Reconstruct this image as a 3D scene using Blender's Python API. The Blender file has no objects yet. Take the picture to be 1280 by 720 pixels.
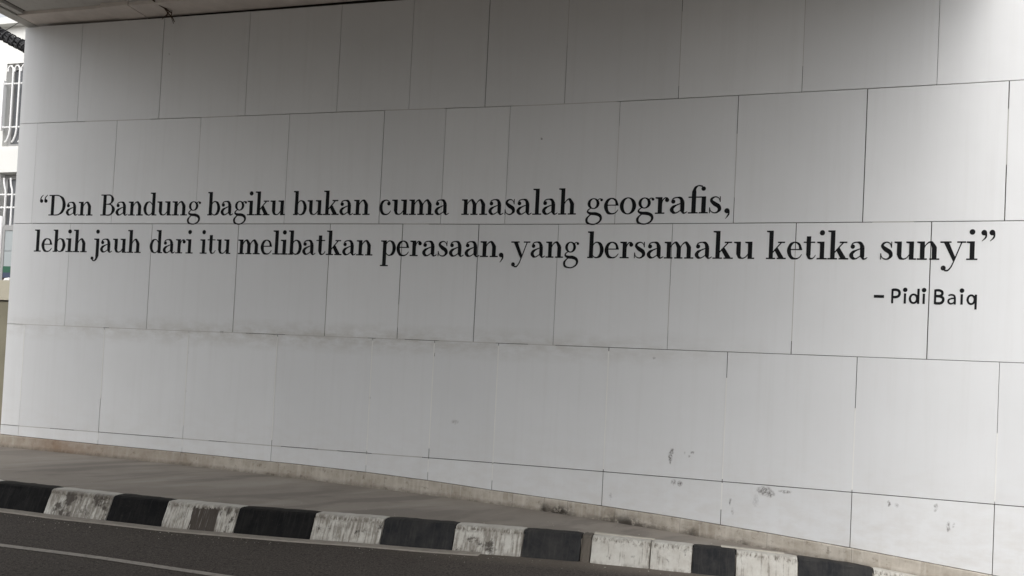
import bpy, math, random
from mathutils import Vector, Matrix
random.seed(7)
sc = bpy.context.scene
COL = sc.collection

# ------------------------------------------------------------------ units
M = 1.25            # metres per plan unit (one cladding panel width)
EYE = 1.45
Z0, H = -0.81623, 1.080236      # level of the lowest course line below the eye, course height (units)

# ------------------------------------------------------------------ camera
cam_d = bpy.data.cameras.new('camera'); cam = bpy.data.objects.new('camera', cam_d); COL.objects.link(cam)
cam_d.sensor_width = 36.0; cam_d.lens = 36.0*1000/1280; cam_d.shift_y = 83.7166/1280
cam_d.clip_start = 0.05; cam_d.clip_end = 3000
pitch, roll = 0.0225553, 0.04880515
F0 = Vector((0, math.cos(pitch), math.sin(pitch))); R0 = Vector((1, 0, 0)); U0 = Vector((0, -math.sin(pitch), math.cos(pitch)))
c_, s_ = math.cos(roll), math.sin(roll)
Rc = R0*c_ + U0*s_; Uc = R0*(-s_) + U0*c_
cam.matrix_world = Matrix(((Rc.x, Uc.x, -F0.x, 0), (Rc.y, Uc.y, -F0.y, 0), (Rc.z, Uc.z, -F0.z, EYE), (0, 0, 0, 1)))
sc.camera = cam

# ------------------------------------------------------------------ sky, sun, exposure
SUN_EL, SUN_AZ = math.radians(42), math.radians(188)      # azimuth clockwise from +Y
world = bpy.data.worlds.new('World'); sc.world = world; world.use_nodes = True
nt = world.node_tree; nt.nodes.clear()
sky = nt.nodes.new('ShaderNodeTexSky'); sky.sky_type = 'NISHITA'; sky.sun_disc = False
sky.sun_elevation = SUN_EL; sky.sun_rotation = SUN_AZ; sky.dust_density = 4; sky.air_density = 1.0; sky.ozone_density = 1.0
hs = nt.nodes.new('ShaderNodeHueSaturation'); hs.inputs['Saturation'].default_value = 0.16
bg = nt.nodes.new('ShaderNodeBackground'); bg.inputs['Strength'].default_value = 0.15
wo = nt.nodes.new('ShaderNodeOutputWorld')
nt.links.new(sky.outputs[0], hs.inputs['Color']); nt.links.new(hs.outputs[0], bg.inputs['Color']); nt.links.new(bg.outputs[0], wo.inputs['Surface'])
sd = bpy.data.lights.new('sun', 'SUN'); sd.energy = 0.45; sd.angle = math.radians(110); sd.color = (1, .985, .97)
sun = bpy.data.objects.new('sun', sd); COL.objects.link(sun)
dirv = Vector((math.sin(SUN_AZ)*math.cos(SUN_EL), math.cos(SUN_AZ)*math.cos(SUN_EL), math.sin(SUN_EL)))
sun.rotation_euler = dirv.to_track_quat('Z', 'Y').to_euler(); sun.location = dirv*30
sc.view_settings.view_transform = 'Standard'; sc.view_settings.look = 'None'
sc.view_settings.gamma = 1.0; sc.view_settings.exposure = 0.74; sc.view_settings.use_curve_mapping = False

# ------------------------------------------------------------------ plan frame
O = Vector((-5.1923492, 8.50938587)); D = Vector((0.96505257, -0.26205635)); N = Vector((-0.26205635, -0.96505257))
PLAN = [(-4.5,-5.6787,8.6254),(-4.0,-5.1923,8.5094),(-3.5,-4.7065,8.3914),(-3.0,-4.2211,8.2714),(-2.5,-3.7362,8.1493),(-2.0,-3.2519,8.0252),(-1.5,-2.768,7.8991),(-1.0,-2.2846,7.7714),(-0.5,-1.801,7.6443),(0.0,-1.3166,7.5204),(0.5,-0.8311,7.4011),(1.0,-0.3455,7.2818),(1.5,0.1386,7.1569),(2.0,0.6203,7.0229),(2.5,1.1002,6.8825),(3.0,1.5792,6.739),(3.5,2.0579,6.5947),(4.0,2.5363,6.4494),(4.5,3.0141,6.302),(5.0,3.4909,6.1515),(5.5,3.9664,5.9967),(6.0,4.4401,5.8368),(6.5,4.912,5.6715),(7.0,5.3819,5.5008),(7.5,5.8499,5.3246),(8.0,6.3158,5.1431)]
def wxy(s, off=0.0):
    """plan point on the face of the wall at arc length s, off units in front of it"""
    i = max(0, min(len(PLAN)-2, int((s+4.5)/0.5)))
    a, b = PLAN[i], PLAN[i+1]; t = (s-a[0])/(b[0]-a[0])
    p = Vector((a[1]+t*(b[1]-a[1]), a[2]+t*(b[2]-a[2])))
    d = Vector((b[1]-a[1], b[2]-a[2])).normalized()
    # blend the normal so neighbouring segments agree
    j = max(0, min(len(PLAN)-2, i+(1 if t > .5 else -1))); e = Vector((PLAN[j+1][1]-PLAN[j][1], PLAN[j+1][2]-PLAN[j][2])).normalized()
    w = abs(t-.5) if 0 <= t <= 1 else .5
    d = (d*(1-w)+e*w).normalized()
    n = Vector((d.y, -d.x))
    return p + n*off, d, n
def cz(c): return EYE + M*(Z0 + H*c)
def W(s, off, c):
    p, _, _ = wxy(s, off); return Vector((p.x*M, p.y*M, cz(c)))
def P(s, n, z=0.0):
    q = O + D*(s+4) + N*n; return Vector((q.x*M, q.y*M, z))
def g(s):
    s = max(-4.5, min(7.0, s))
    return -2.49015747e-04*s**3 - 4.33868043e-03*s**2 - 3.18881915e-02*s - 2.87444883e-01
def gz(s): return EYE + M*(Z0 + H*g(s))
HK = 0.18*M
def rz(s): return gz(s) - HK
def interp(tab, x):
    if x <= tab[0][0]: return tab[0][1]
    for (x0, y0), (x1, y1) in zip(tab, tab[1:]):
        if x <= x1: return y0 + (y1-y0)*(x-x0)/(x1-x0)
    return tab[-1][1]
WN = [(-4.4,.012),(-3.6,-.011),(-2.8,-.029),(-2.0,-.041),(-1.2,-.048),(-.4,-.055),(.4,-.071),(1.2,-.089),(2,-.089),(2.8,-.071),(3.6,-.049),(4.4,-.024),(5.2,.009),(6.5,.08),(8,.19)]
KF = [(-60,3.2),(-8,2.0),(-4,1.86),(-2.25,1.80),(-1.7,1.768),(-1.2,1.725),(-.75,1.67),(-.2,1.555),(.3,1.40),(.79,1.24),(1.3,1.07),(1.79,.885),(2.28,.70),(2.72,.57),(3.03,.465),(3.35,.355),(3.82,.205),(4.38,.09),(5.2,.07),(6.5,.14),(8,.25),(60,3)]
def kf(s): return (interp(KF, s-.25)+2*interp(KF, s)+interp(KF, s+.25))/4
def kb(s): return max(kf(s)-.13, interp(WN, s)+.012)

# ------------------------------------------------------------------ mesh helpers
class MB:
    def __init__(s): s.v = []; s.f = []; s.uv = []
    def quad(s, a, b, c, d, uv=None):
        i = len(s.v); s.v += [a, b, c, d]; s.f.append((i, i+1, i+2, i+3)); s.uv += (uv or [(0,0),(1,0),(1,1),(0,1)])
    def tri(s, a, b, c, uv=None):
        i = len(s.v); s.v += [a, b, c]; s.f.append((i, i+1, i+2)); s.uv += (uv or [(0,0),(1,0),(1,1)])
    def face(s, pts, uv=None):
        i = len(s.v); s.v += pts; s.f.append(tuple(range(i, i+len(pts)))); s.uv += (uv or [(0, 0)]*len(pts))
    def hexa(s, p, uv=None):
        # p: 8 points, front face 0-3 (ccw seen from outside), back face 4-7 matching
        s.quad(p[0], p[1], p[2], p[3], uv)
        s.quad(p[5], p[4], p[7], p[6]); s.quad(p[4], p[0], p[3], p[7]); s.quad(p[1], p[5], p[6], p[2]); s.quad(p[3], p[2], p[6], p[7]); s.quad(p[4], p[5], p[1], p[0])
    def tube(s, pts, r, k=8, rf=None):
        pts = [Vector(p) for p in pts]; rings = []
        for i, p in enumerate(pts):
            t = (pts[min(i+1, len(pts)-1)]-pts[max(i-1, 0)]).normalized()
            a = t.orthogonal() if i == 0 else (pa - t*pa.dot(t))
            a.normalize(); pa = a; b = t.cross(a)
            rr = rf(i) if rf else r
            rings.append([p + (a*math.cos(2*math.pi*j/k)+b*math.sin(2*math.pi*j/k))*rr for j in range(k)])
        for A, B in zip(rings, rings[1:]):
            for j in range(k): s.quad(A[j], A[(j+1) % k], B[(j+1) % k], B[j])
        s.face(list(reversed(rings[0]))); s.face(rings[-1])
    def mesh(s, name, mat, smooth=False, weld=False):
        me = bpy.data.meshes.new(name); me.from_pydata([tuple(v) for v in s.v], [], s.f)
        ul = me.uv_layers.new(name='UVMap')
        for i, l in enumerate(me.loops): ul.data[i].uv = s.uv[l.vertex_index]
        if weld:
            import bmesh
            bm = bmesh.new(); bm.from_mesh(me); bmesh.ops.remove_doubles(bm, verts=bm.verts, dist=1e-4); bm.to_mesh(me); bm.free()
        if smooth:
            for p in me.polygons: p.use_smooth = True
        me.materials.append(mat); me.update(); return me
    def build(s, name, mat, parent=None, **k):
        o = bpy.data.objects.new(name, s.mesh(name, mat, **k)); COL.objects.link(o)
        if parent is not None: o.parent = parent; 
        if parent is not None: o.matrix_parent_inverse = parent.matrix_world.inverted()
        return o
def tag(o, label=None, cat=None, group=None, kind=None):
    if label: o['label'] = label
    if cat: o['category'] = cat
    if group: o['group'] = group
    if kind: o['kind'] = kind
    return o
def empty(name, loc, label, cat, group=None):
    o = bpy.data.objects.new(name, None); COL.objects.link(o); o.matrix_world = Matrix.Translation(loc)
    bpy.context.view_layer.update() if False else None
    o.location = loc; return tag(o, label, cat, group)

# ------------------------------------------------------------------ materials
class Mat:
    def __init__(s, name, rough=.8, spec=.3):
        s.m = bpy.data.materials.new(name); s.m.use_nodes = True; s.t = s.m.node_tree; s.b = s.t.nodes['Principled BSDF']
        s.b.inputs['Roughness'].default_value = rough; s.b.inputs['Specular IOR Level'].default_value = spec
    def n(s, typ, **kw):
        x = s.t.nodes.new('ShaderNode'+typ)
        for k, v in kw.items(): setattr(x, k, v)
        return x
    def val(s, sock, v):
        if isinstance(v, bpy.types.NodeSocket): s.t.links.new(v, sock)
        else: sock.default_value = v
    def coord(s, which='Object', scale=(1, 1, 1), loc=(0, 0, 0)):
        tc = s.n('TexCoord'); mp = s.n('Mapping'); mp.inputs['Scale'].default_value = scale; mp.inputs['Location'].default_value = loc
        s.t.links.new(tc.outputs[which], mp.inputs['Vector']); return mp.outputs[0]
    def noise(s, vec, scale, detail=4, rough=.55, dist=0):
        x = s.n('TexNoise'); s.t.links.new(vec, x.inputs['Vector']); x.inputs['Scale'].default_value = scale
        x.inputs['Detail'].default_value = detail; x.inputs['Roughness'].default_value = rough; x.inputs['Distortion'].default_value = dist
        return x.outputs['Fac']
    def ramp(s, fac, stops):
        x = s.n('ValToRGB'); e = x.color_ramp.elements
        while len(e) < len(stops): e.new(.5)
        for k, (p, c) in zip(e, stops):
            k.position = p; k.color = (c, c, c, 1) if isinstance(c, (int, float)) else (*c, 1)
        s.t.links.new(fac, x.inputs['Fac']); return x.outputs['Color']
    def math(s, op, a, b=0.0, clamp=False):
        x = s.n('Math', operation=op); x.use_clamp = clamp; s.val(x.inputs[0], a); s.val(x.inputs[1], b); return x.outputs[0]
    def mix(s, fac, a, b, mode='MIX'):
        x = s.n('Mix', data_type='RGBA', blend_type=mode); s.val(x.inputs[0], fac)
        for i, v in ((6, a), (7, b)):
            if isinstance(v, tuple) and len(v) == 3: v = (*v, 1)
            s.val(x.inputs[i], v)
        return x.outputs[2]
    def bump(s, h, strength=.3, dist=.01):
        x = s.n('Bump'); x.inputs['Strength'].default_value = strength; x.inputs['Distance'].default_value = dist
        s.t.links.new(h, x.inputs['Height']); s.t.links.new(x.outputs[0], s.b.inputs['Normal'])
    def color(s, c):
        if isinstance(c, tuple): c = (*c, 1)
        s.val(s.b.inputs['Base Color'], c)

def mat_simple(name, col, rough=.7, spec=.3, var=.12, scale=3, metallic=0):
    m = Mat(name, rough, spec); v = m.coord('Object'); f = m.noise(v, scale, 5, .6)
    m.color(m.mix(f, tuple(c*(1-var) for c in col), tuple(min(1, c*(1+var)) for c in col)))
    m.b.inputs['Metallic'].default_value = metallic
    m.bump(m.noise(v, scale*12, 3), .15, .003)
    return m.m

# white cladding panels, UV = (arc length, course)
def mat_panel():
    A_ = .61386
    m = Mat('white_panel_paint', .42, .35)
    uv = m.coord('UV'); sep = m.n('SeparateXYZ'); m.t.links.new(uv, sep.inputs[0]); U, V = sep.outputs[0], sep.outputs[1]
    oi = m.n('ObjectInfo')
    tone = m.mix(oi.outputs['Random'], (.72, .73, .74), (.775, .785, .793))
    # soft cloudy unevenness of the paint and faint vertical rain streaks
    cl = m.noise(uv, 1.3, 5, .6); tone = m.mix(m.math('MULTIPLY', m.math('SUBTRACT', cl, .35, True), .45), tone, (.58, .585, .58))
    st = m.noise(m.coord('UV', (16, .7, 1)), 1.0, 4, .6)
    tone = m.mix(m.math('MULTIPLY', m.ramp(st, [(.5, 0), (.75, 1)]), .10), tone, (.5, .49, .46))
    # dirt line along the third joint and above the plinth
    n1 = m.noise(m.coord('UV', (3.2, 7, 1)), 1.6, 6, .65)
    band = m.math('SUBTRACT', 1.0, m.math('MULTIPLY', m.math('ABSOLUTE', m.math('SUBTRACT', V, .99)), 6.5), True)
    left = m.math('SUBTRACT', 1.0, m.math('MULTIPLY', m.math('ABSOLUTE', m.math('SUBTRACT', U, -.6)), .24), True)
    d = m.math('MULTIPLY', m.math('MULTIPLY', band, m.ramp(n1, [(.36, 0), (.62, 1)])), m.math('POWER', left, .5))
    tone = m.mix(m.math('MULTIPLY', d, .55), tone, (.40, .37, .31))
    low = m.math('MULTIPLY', m.math('SUBTRACT', .35, V, True), 1.3, True)
    tone = m.mix(m.math('MULTIPLY', low, m.ramp(n1, [(.4, 0), (.7, .38)])), tone, (.55, .51, .46))
    # scuffs, chips and marks that have their own places: (s, course, half widths, strength)
    fine = m.noise(m.coord('UV', (55, 42, 1)), 1.0, 5, .75)
    wob = m.noise(m.coord('UV', (14, 14, 1)), 1.0, 3, .6)
    U2 = m.math('ADD', U, m.math('MULTIPLY', m.math('SUBTRACT', wob, .5), .06)); V2 = m.math('ADD', V, m.math('MULTIPLY', m.math('SUBTRACT', fine, .5), .035))
    tot = None
    spots = [(2.795,.16,.012,.06,.9),(2.81,.205,.018,.022,.9),(2.975,.205,.018,.012,.75),(2.958,.175,.010,.010,.6),(2.915,.2,.008,.012,.35),
             (2.83,-.034,.022,.024,.6),(2.885,-.04,.022,.022,.85),(3.565,-.04,.06,.035,.8),(3.61,-.06,.035,.03,.7),(3.73,-.035,.055,.014,.65),(3.50,-.12,.02,.05,.22),(3.30,-.15,.010,.03,.6),
             (4.50,-.055,.010,.022,.7),(4.555,-.066,.016,.018,.4),(4.825,-.055,.013,.030,.6),(4.92,-.185,.014,.04,.65),(4.96,-.17,.01,.02,.4),
             (1.533,2.718,.011,.009,1.0),(-1.624,1.002,.022,.007,1.0),(.001,.475,.007,.022,.9),(A_,.885,.006,.035,1.0),(-3.0,.83,.006,.03,.9),(-2,.80,.006,.02,.5),(-2.0,.45,.01,.02,.35),(.85,.32,.03,.02,.3),(2.62,.93,.012,.012,.5),(-2.42,3.62,.012,.012,.5),(2.3,-.19,.01,.03,.3),(3.32,-.22,.012,.03,.35)]
    for (a, b, ra, rb, k) in spots:
        du = m.math('DIVIDE', m.math('SUBTRACT', U2, a), ra*1.2); dv = m.math('DIVIDE', m.math('SUBTRACT', V2, b), rb*1.15)
        q = m.math('ADD', m.math('MULTIPLY', du, du), m.math('MULTIPLY', dv, dv))
        w = m.math('MULTIPLY', m.math('SUBTRACT', 1.0, q, True), k*1.5, True)
        tot = w if tot is None else m.math('MAXIMUM', tot, w)
    tot = m.math('MULTIPLY', tot, m.ramp(fine, [(.42, .12), (.56, 1)]))
    tone = m.mix(m.math('MULTIPLY', tot, .9, True), tone, (.13, .12, .115))
    m.color(tone)
    m.bump(m.math('ADD', m.noise(uv, 2.2, 3, .5), m.math('MULTIPLY', m.noise(uv, 60, 3), .04)), .30, .02)
    return m.m
M_PANEL = mat_panel()
M_CORE = mat_simple('dark_joint_backing', (.07, .065, .06), .9)
M_SEAL = mat_simple('pale_sealant', (.80, .80, .78), .7, .2)
M_SEALG = mat_simple('grey_sealant', (.50, .49, .47), .8, .2)

def mat_paint():
    m = Mat('black_letter_paint', .8, .12)
    v = m.coord('Object'); st = m.noise(m.coord('Object', (60, 60, 2.5)), 1.0, 4, .65); cl = m.noise(v, .9, 3, .5)
    f = m.math('MULTIPLY', m.ramp(st, [(.42, 0), (.66, 1)]), m.ramp(cl, [(.45, .12), (.62, .9)]))
    m.color(m.mix(f, (.009, .0095, .011), (.052, .052, .052))); return m.m
M_INK = mat_paint()

def mat_plinth():
    m = Mat('stained_cement_plinth', .9, .2); v = m.coord('Object')
    a = m.noise(v, 4, 6, .65); b = m.noise(v, 14, 5, .7); st = m.noise(m.coord('Object', (22, 22, 2)), 1, 4, .6)
    c = m.mix(m.ramp(a, [(.35, 0), (.65, 1)]), (.53, .49, .43), (.36, .32, .265))
    c = m.mix(m.ramp(b, [(.57, 0), (.72, .8)]), c, (.17, .14, .11))
    c = m.mix(m.ramp(st, [(.50, 0), (.75, .6)]), c, (.62, .59, .53))
    uv = m.coord('UV'); sep = m.n('SeparateXYZ'); m.t.links.new(uv, sep.inputs[0])
    # rust-brown stretch near the far end, black mould spots where the photograph has them
    rust = m.math('SUBTRACT', 1.0, m.math('MULTIPLY', m.math('ABSOLUTE', m.math('SUBTRACT', sep.outputs[0], -3.4)), 1.6), True)
    c = m.mix(m.math('MULTIPLY', rust, m.ramp(a, [(.35, .35), (.6, .85)])), c, (.26, .16, .10))
    farb = m.math('MULTIPLY', m.math('SUBTRACT', -1.2, sep.outputs[0], True), .35, True); c = m.mix(farb, c, (.26, .20, .15))
    for (s0, w, k) in ((1.86, .16, 1.0), (1.72, .06, .8), (2.45, .38, .75), (3.0, .12, .5), (3.4, .1, .4)):
        q = m.math('SUBTRACT', 1.0, m.math('DIVIDE', m.math('ABSOLUTE', m.math('SUBTRACT', sep.outputs[0], s0)), w), True)
        vv = m.math('SUBTRACT', 1.15, m.math('MULTIPLY', sep.outputs[1], 1.5), True)
        k2 = m.math('MULTIPLY', m.math('MULTIPLY', q, vv), m.ramp(b, [(.36, 0), (.52, 1)]))
        c = m.mix(m.math('MULTIPLY', k2, k*1.4, True), c, (.045, .04, .035))
    # grime where it meets the pavement
    gr = m.math('MULTIPLY', m.math('SUBTRACT', .28, sep.outputs[1], True), 2.6, True)
    c = m.mix(m.math('MULTIPLY', gr, m.ramp(b, [(.3, .2), (.6, 1)])), c, (.10, .085, .07))
    m.color(c); m.bump(m.math('ADD', b, a), .5, .012); return m.m
M_PLINTH = mat_plinth()

def mat_pave():
    m = Mat('trowelled_concrete_pavement', .85, .25); v = m.coord('Object')
    a = m.noise(v, .9, 5, .6, .4); b = m.noise(v, 26, 5, .7)
    tc = m.n('TexCoord'); sp = m.n('SeparateXYZ'); m.t.links.new(tc.outputs['UV'], sp.inputs[0])
    ac = m.math('ADD', m.math('MULTIPLY', sp.outputs[0], .88), m.math('MULTIPLY', sp.outputs[1], .47))
    al = m.math('SUBTRACT', m.math('MULTIPLY', sp.outputs[0], .47), m.math('MULTIPLY', sp.outputs[1], .88))
    cb = m.n('CombineXYZ'); m.t.links.new(m.math('MULTIPLY', ac, 2.1), cb.inputs[0]); m.t.links.new(m.math('MULTIPLY', al, .55), cb.inputs[1])
    s = m.noise(cb.outputs[0], 1.3, 4, .55, .5)
    c = m.mix(m.ramp(a, [(.35, 0), (.68, 1)]), (.36, .325, .285), (.285, .255, .222))
    c = m.mix(m.ramp(s, [(.52, 0), (.60, .5)]), c, (.205, .185, .165))
    c = m.mix(m.ramp(s, [(.36, .5), (.46, 0)]), c, (.43, .395, .35))
    c = m.mix(m.ramp(b, [(.6, 0), (.78, .35)]), c, (.12, .10, .085))
    m.color(c); m.bump(m.math('ADD', m.math('MULTIPLY', b, .3), s), .45, .02); return m.m
M_PAVE = mat_pave()

def mat_road():
    m = Mat('worn_asphalt', .82, .3); v = m.coord('Object')
    a = m.noise(v, .7, 5, .6, .5); b = m.noise(v, 75, 4, .8); s = m.noise(v, 9, 5, .7)
    vo = m.n('TexVoronoi'); m.t.links.new(v, vo.inputs['Vector']); vo.inputs['Scale'].default_value = 95
    c = m.mix(m.ramp(a, [(.35, 0), (.68, 1)]), (.082, .070, .060), (.063, .054, .048))
    c = m.mix(m.ramp(b, [(.48, 0), (.66, .9)]), c, (.19, .165, .145))
    c = m.mix(m.ramp(m.noise(v, 40, 3, .6), [(.56, 0), (.66, .8)]), c, (.025, .022, .02))
    c = m.mix(m.ramp(s, [(.6, 0), (.75, .5)]), c, (.09, .075, .062))
    # dust that has gathered along the kerb towards the near end (UV = s, distance from kerb foot)
    uv = m.coord('UV'); sep = m.n('SeparateXYZ'); m.t.links.new(uv, sep.inputs[0])
    dd = m.math('SUBTRACT', 1.0, m.math('DIVIDE', sep.outputs[1], .30), True); rr = m.math('MULTIPLY', m.math('SUBTRACT', sep.outputs[0], .7), .8, True)
    c = m.mix(m.math('MULTIPLY', m.math('MULTIPLY', dd, rr), m.ramp(a, [(.2, .6), (.6, 1)])), c, (.21, .18, .15))
    m.color(c); m.bump(m.math('ADD', b, m.math('MULTIPLY', vo.outputs['Distance'], 1.2)), .6, .006); return m.m
M_ROAD = mat_road()

def mat_kerb(kind):
    m = Mat('kerb_paint_'+kind, .75 if kind[:5] != 'black' else .85, .3 if kind[:5] != 'black' else .12); oi = m.n('ObjectInfo')
    tc = m.n('TexCoord'); add = m.n('VectorMath', operation='ADD'); m.t.links.new(tc.outputs['UV'], add.inputs[0])
    cb = m.n('CombineXYZ'); m.t.links.new(oi.outputs['Random'], cb.inputs[2]); sc_ = m.n('VectorMath', operation='SCALE'); m.t.links.new(cb.outputs[0], sc_.inputs[0]); sc_.inputs['Scale'].default_value = 37.0
    m.t.links.new(sc_.outputs[0], add.inputs[1]); base = add.outputs[0]
    def mapped(s):
        mp = m.n('Mapping'); mp.inputs['Scale'].default_value = s; m.t.links.new(base, mp.inputs[0]); return mp.outputs[0]
    sep = m.n('SeparateXYZ'); m.t.links.new(tc.outputs['UV'], sep.inputs[0])
    st = m.noise(mapped((70, 1.1, 1)), 1.0, 4, .6); bl = m.noise(mapped((11, 2.0, 1)), 1.0, 6, .68); fi = m.noise(mapped((52, 9, 1)), 1.0, 4, .7)
    if kind in ('black', 'black_faded'):
        q = 1.0 if kind == 'black' else 2.6
        c = m.mix(m.ramp(bl, [(.35, 0), (.7, 1)]), (.010*q, .0105*q, .0115*q), (.021*q, .0205*q, .020*q))
        c = m.mix(m.math('MULTIPLY', m.ramp(st, [(.5, 0), (.7, 1)]), .3 if q > 1 else .15), c, (.085, .08, .075))
        c = m.mix(m.ramp(fi, [(.62, 0), (.74, .5)]), c, (.075, .068, .06))
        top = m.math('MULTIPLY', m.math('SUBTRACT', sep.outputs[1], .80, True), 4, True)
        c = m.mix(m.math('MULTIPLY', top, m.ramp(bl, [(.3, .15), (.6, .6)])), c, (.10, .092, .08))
    elif kind == 'bare':
        c = m.mix(bl, (.10, .085, .07), (.17, .15, .125))
    else:
        k = {'white': .015, 'white_grimy': .06, 'white_fresh': -.055, 'white_patch': .01}[kind]
        c = m.mix(m.ramp(bl, [(.3, 0), (.7, 1)]), (.68, .67, .62), (.52, .49, .44))
        wear = m.ramp(m.math('ADD', m.math('ADD', m.math('MULTIPLY', st, .62), m.math('MULTIPLY', bl, .38)), k), [(.475, 0), (.585, 1)])
        edge = m.math('SUBTRACT', 1.0, m.math('MULTIPLY', m.math('ABSOLUTE', m.math('SUBTRACT', sep.outputs[1], .79)), 9), True)
        edge = m.math('MULTIPLY', edge, m.ramp(fi, [(.42-k, 0), (.56-k, 1)]))
        foot = m.math('MULTIPLY', m.math('SUBTRACT', .17, sep.outputs[1], True), 7, True)
        foot = m.math('MULTIPLY', foot, m.ramp(bl, [(.38-k, 0), (.60-k, 1)]))
        face = m.math('SUBTRACT', 1.0, m.math('MULTIPLY', m.math('SUBTRACT', sep.outputs[1], .78, True), 8), True)
        w = m.math('MAXIMUM', m.math('MAXIMUM', m.math('MULTIPLY', m.math('MULTIPLY', wear, face), .72), edge), foot)
        c = m.mix(w, c, (.19, .168, .138))
        blot = m.math('MULTIPLY', m.ramp(m.noise(mapped((9, 1.7, 5)), 1, 6, .72), [(.57-k, 0), (.66-k, .9)]), face)
        c = m.mix(blot, c, (.07, .058, .048))
        if kind == 'white_patch':
            ww = m.math('ADD', sep.outputs[0], m.math('MULTIPLY', m.math('SUBTRACT', m.math('ADD', st, m.math('MULTIPLY', m.math('SUBTRACT', sep.outputs[1], .4), .25)), .5), .16))
            q = m.math('LESS_THAN', m.math('ABSOLUTE', m.math('SUBTRACT', ww, .575)), .185)
            q = m.math('MULTIPLY', q, m.math('LESS_THAN', m.math('ADD', sep.outputs[1], m.math('MULTIPLY', m.math('SUBTRACT', bl, .5), .35)), .78))
            q = m.math('MULTIPLY', q, m.ramp(st, [(.28, .45), (.42, .97)]))
            c = m.mix(q, c, m.mix(bl, (.055, .045, .038), (.085, .07, .058)))
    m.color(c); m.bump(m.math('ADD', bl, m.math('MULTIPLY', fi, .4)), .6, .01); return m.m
KM = {k: mat_kerb(k) for k in ('black', 'black_faded', 'white', 'white_grimy', 'white_fresh', 'white_patch', 'bare')}

def mat_soffit():
    m = Mat('weathered_soffit_concrete', .9, .15); v = m.coord('Object'); a = m.noise(v, .8, 5, .6); b = m.noise(v, 9, 5, .65)
    c = m.mix(m.ramp(a, [(.35, 0), (.65, 1)]), (.62, .62, .60), (.52, .505, .48))
    c = m.mix(m.ramp(b, [(.55, 0), (.75, .5)]), c, (.38, .355, .33)); m.color(c); m.bump(b, .3, .01); return m.m
M_SOFF = mat_soffit()
M_BEAM = mat_simple('warm_beam_concrete', (.74, .69, .65), .9, .15, .2, 5)
M_GROUND = mat_simple('dusty_ground', (.16, .145, .125), .95, .1, .25, 1.2)
M_STRIP = mat_simple('pale_mortar_strip', (.36, .33, .29), .85, .2, .3, 14)
M_CAP = mat_simple('pale_mortar_cap', (.50, .47, .41), .85, .2, .25, 16)
def mat_line():
    m = Mat('worn_road_paint', .7, .3); v = m.coord('Object'); b = m.noise(v, 22, 5, .75)
    m.color(m.mix(m.ramp(b, [(.5, 0), (.68, .8)]), (.42, .39, .35), (.17, .15, .13))); return m.m
M_LINE = mat_line()
M_WWALL = mat_simple('white_house_render', (.66, .66, .64), .8, .2, .05, 2)
M_TRIM = mat_simple('grey_window_surround', (.30, .30, .30), .7, .3, .12, 4)
M_BAR = mat_simple('white_painted_iron', (.80, .80, .80), .5, .4, .04, 9)
M_GLASS = Mat('dim_window_glass', .15, .5); M_GLASS.color((.11, .115, .125)); M_GLASS = M_GLASS.m
M_BWALL = mat_simple('beige_mossy_render', (.21, .195, .145), .9, .15, .25, 2.5)
M_BWALL2 = mat_simple('pale_coping_render', (.44, .41, .33), .9, .15, .12, 5)
M_BOARD = mat_simple('pale_board', (.33, .36, .37), .6, .3, .06, 4)
M_GREEN = mat_simple('green_board_band', (.03, .10, .065), .6, .3)
M_BLUE = mat_simple('blue_board_band', (.05, .065, .11), .6, .3)
M_BROWN = mat_simple('dark_brown_board_foot', (.06, .04, .035), .8, .2)
M_CABLE = mat_simple('black_cable_sheath', (.022, .022, .024), .6, .3, .3, 20)
M_TWIG = mat_simple('brown_frayed_rope', (.075, .05, .035), .95, .1, .3, 30)

# ------------------------------------------------------------------ ground, road, pavement
def ssteps(a, b, d):
    n = max(1, int(round((b-a)/d))); return [a+(b-a)*i/n for i in range(n+1)]
S_FAR = [-800, -300, -100, -40, -15, -8]
b = MB()
ss = S_FAR + ssteps(-6, 7, .5) + [9, 15, 40, 120, 400, 800]
ns = [-800, -300, -100, -30, -10, -3, -1, .5, 2, 5, 10, 30, 100, 300, 800]
for s0, s1 in zip(ss, ss[1:]):
    for n0, n1 in zip(ns, ns[1:]):
        b.quad(*[P(s, n, rz(s)-.03) for s, n in ((s0, n1), (s1, n1), (s1, n0), (s0, n0))])
tag(b.build('ground', M_GROUND), 'dusty bare ground beyond the road', kind='structure')
b = MB()
ss = [-60, -30, -15, -9] + ssteps(-7, 8, .25) + [11, 20, 60]
def foot(s): return kf(s) + .085
for s0, s1 in zip(ss, ss[1:]):
    for o0, o1 in ((-.06, .1), (.1, .25), (.25, .5), (.5, 1), (1, 2), (2, 4), (4, 6.6)):
        q = [(s0, o1), (s1, o1), (s1, o0), (s0, o0)]
        b.quad(*[P(s, foot(s)+o, rz(s)) for s, o in q], uv=[(s, max(o, 0)) for s, o in q])
tag(b.build('road', M_ROAD, weld=True), 'dark worn asphalt road beside the kerb', kind='structure')
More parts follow.
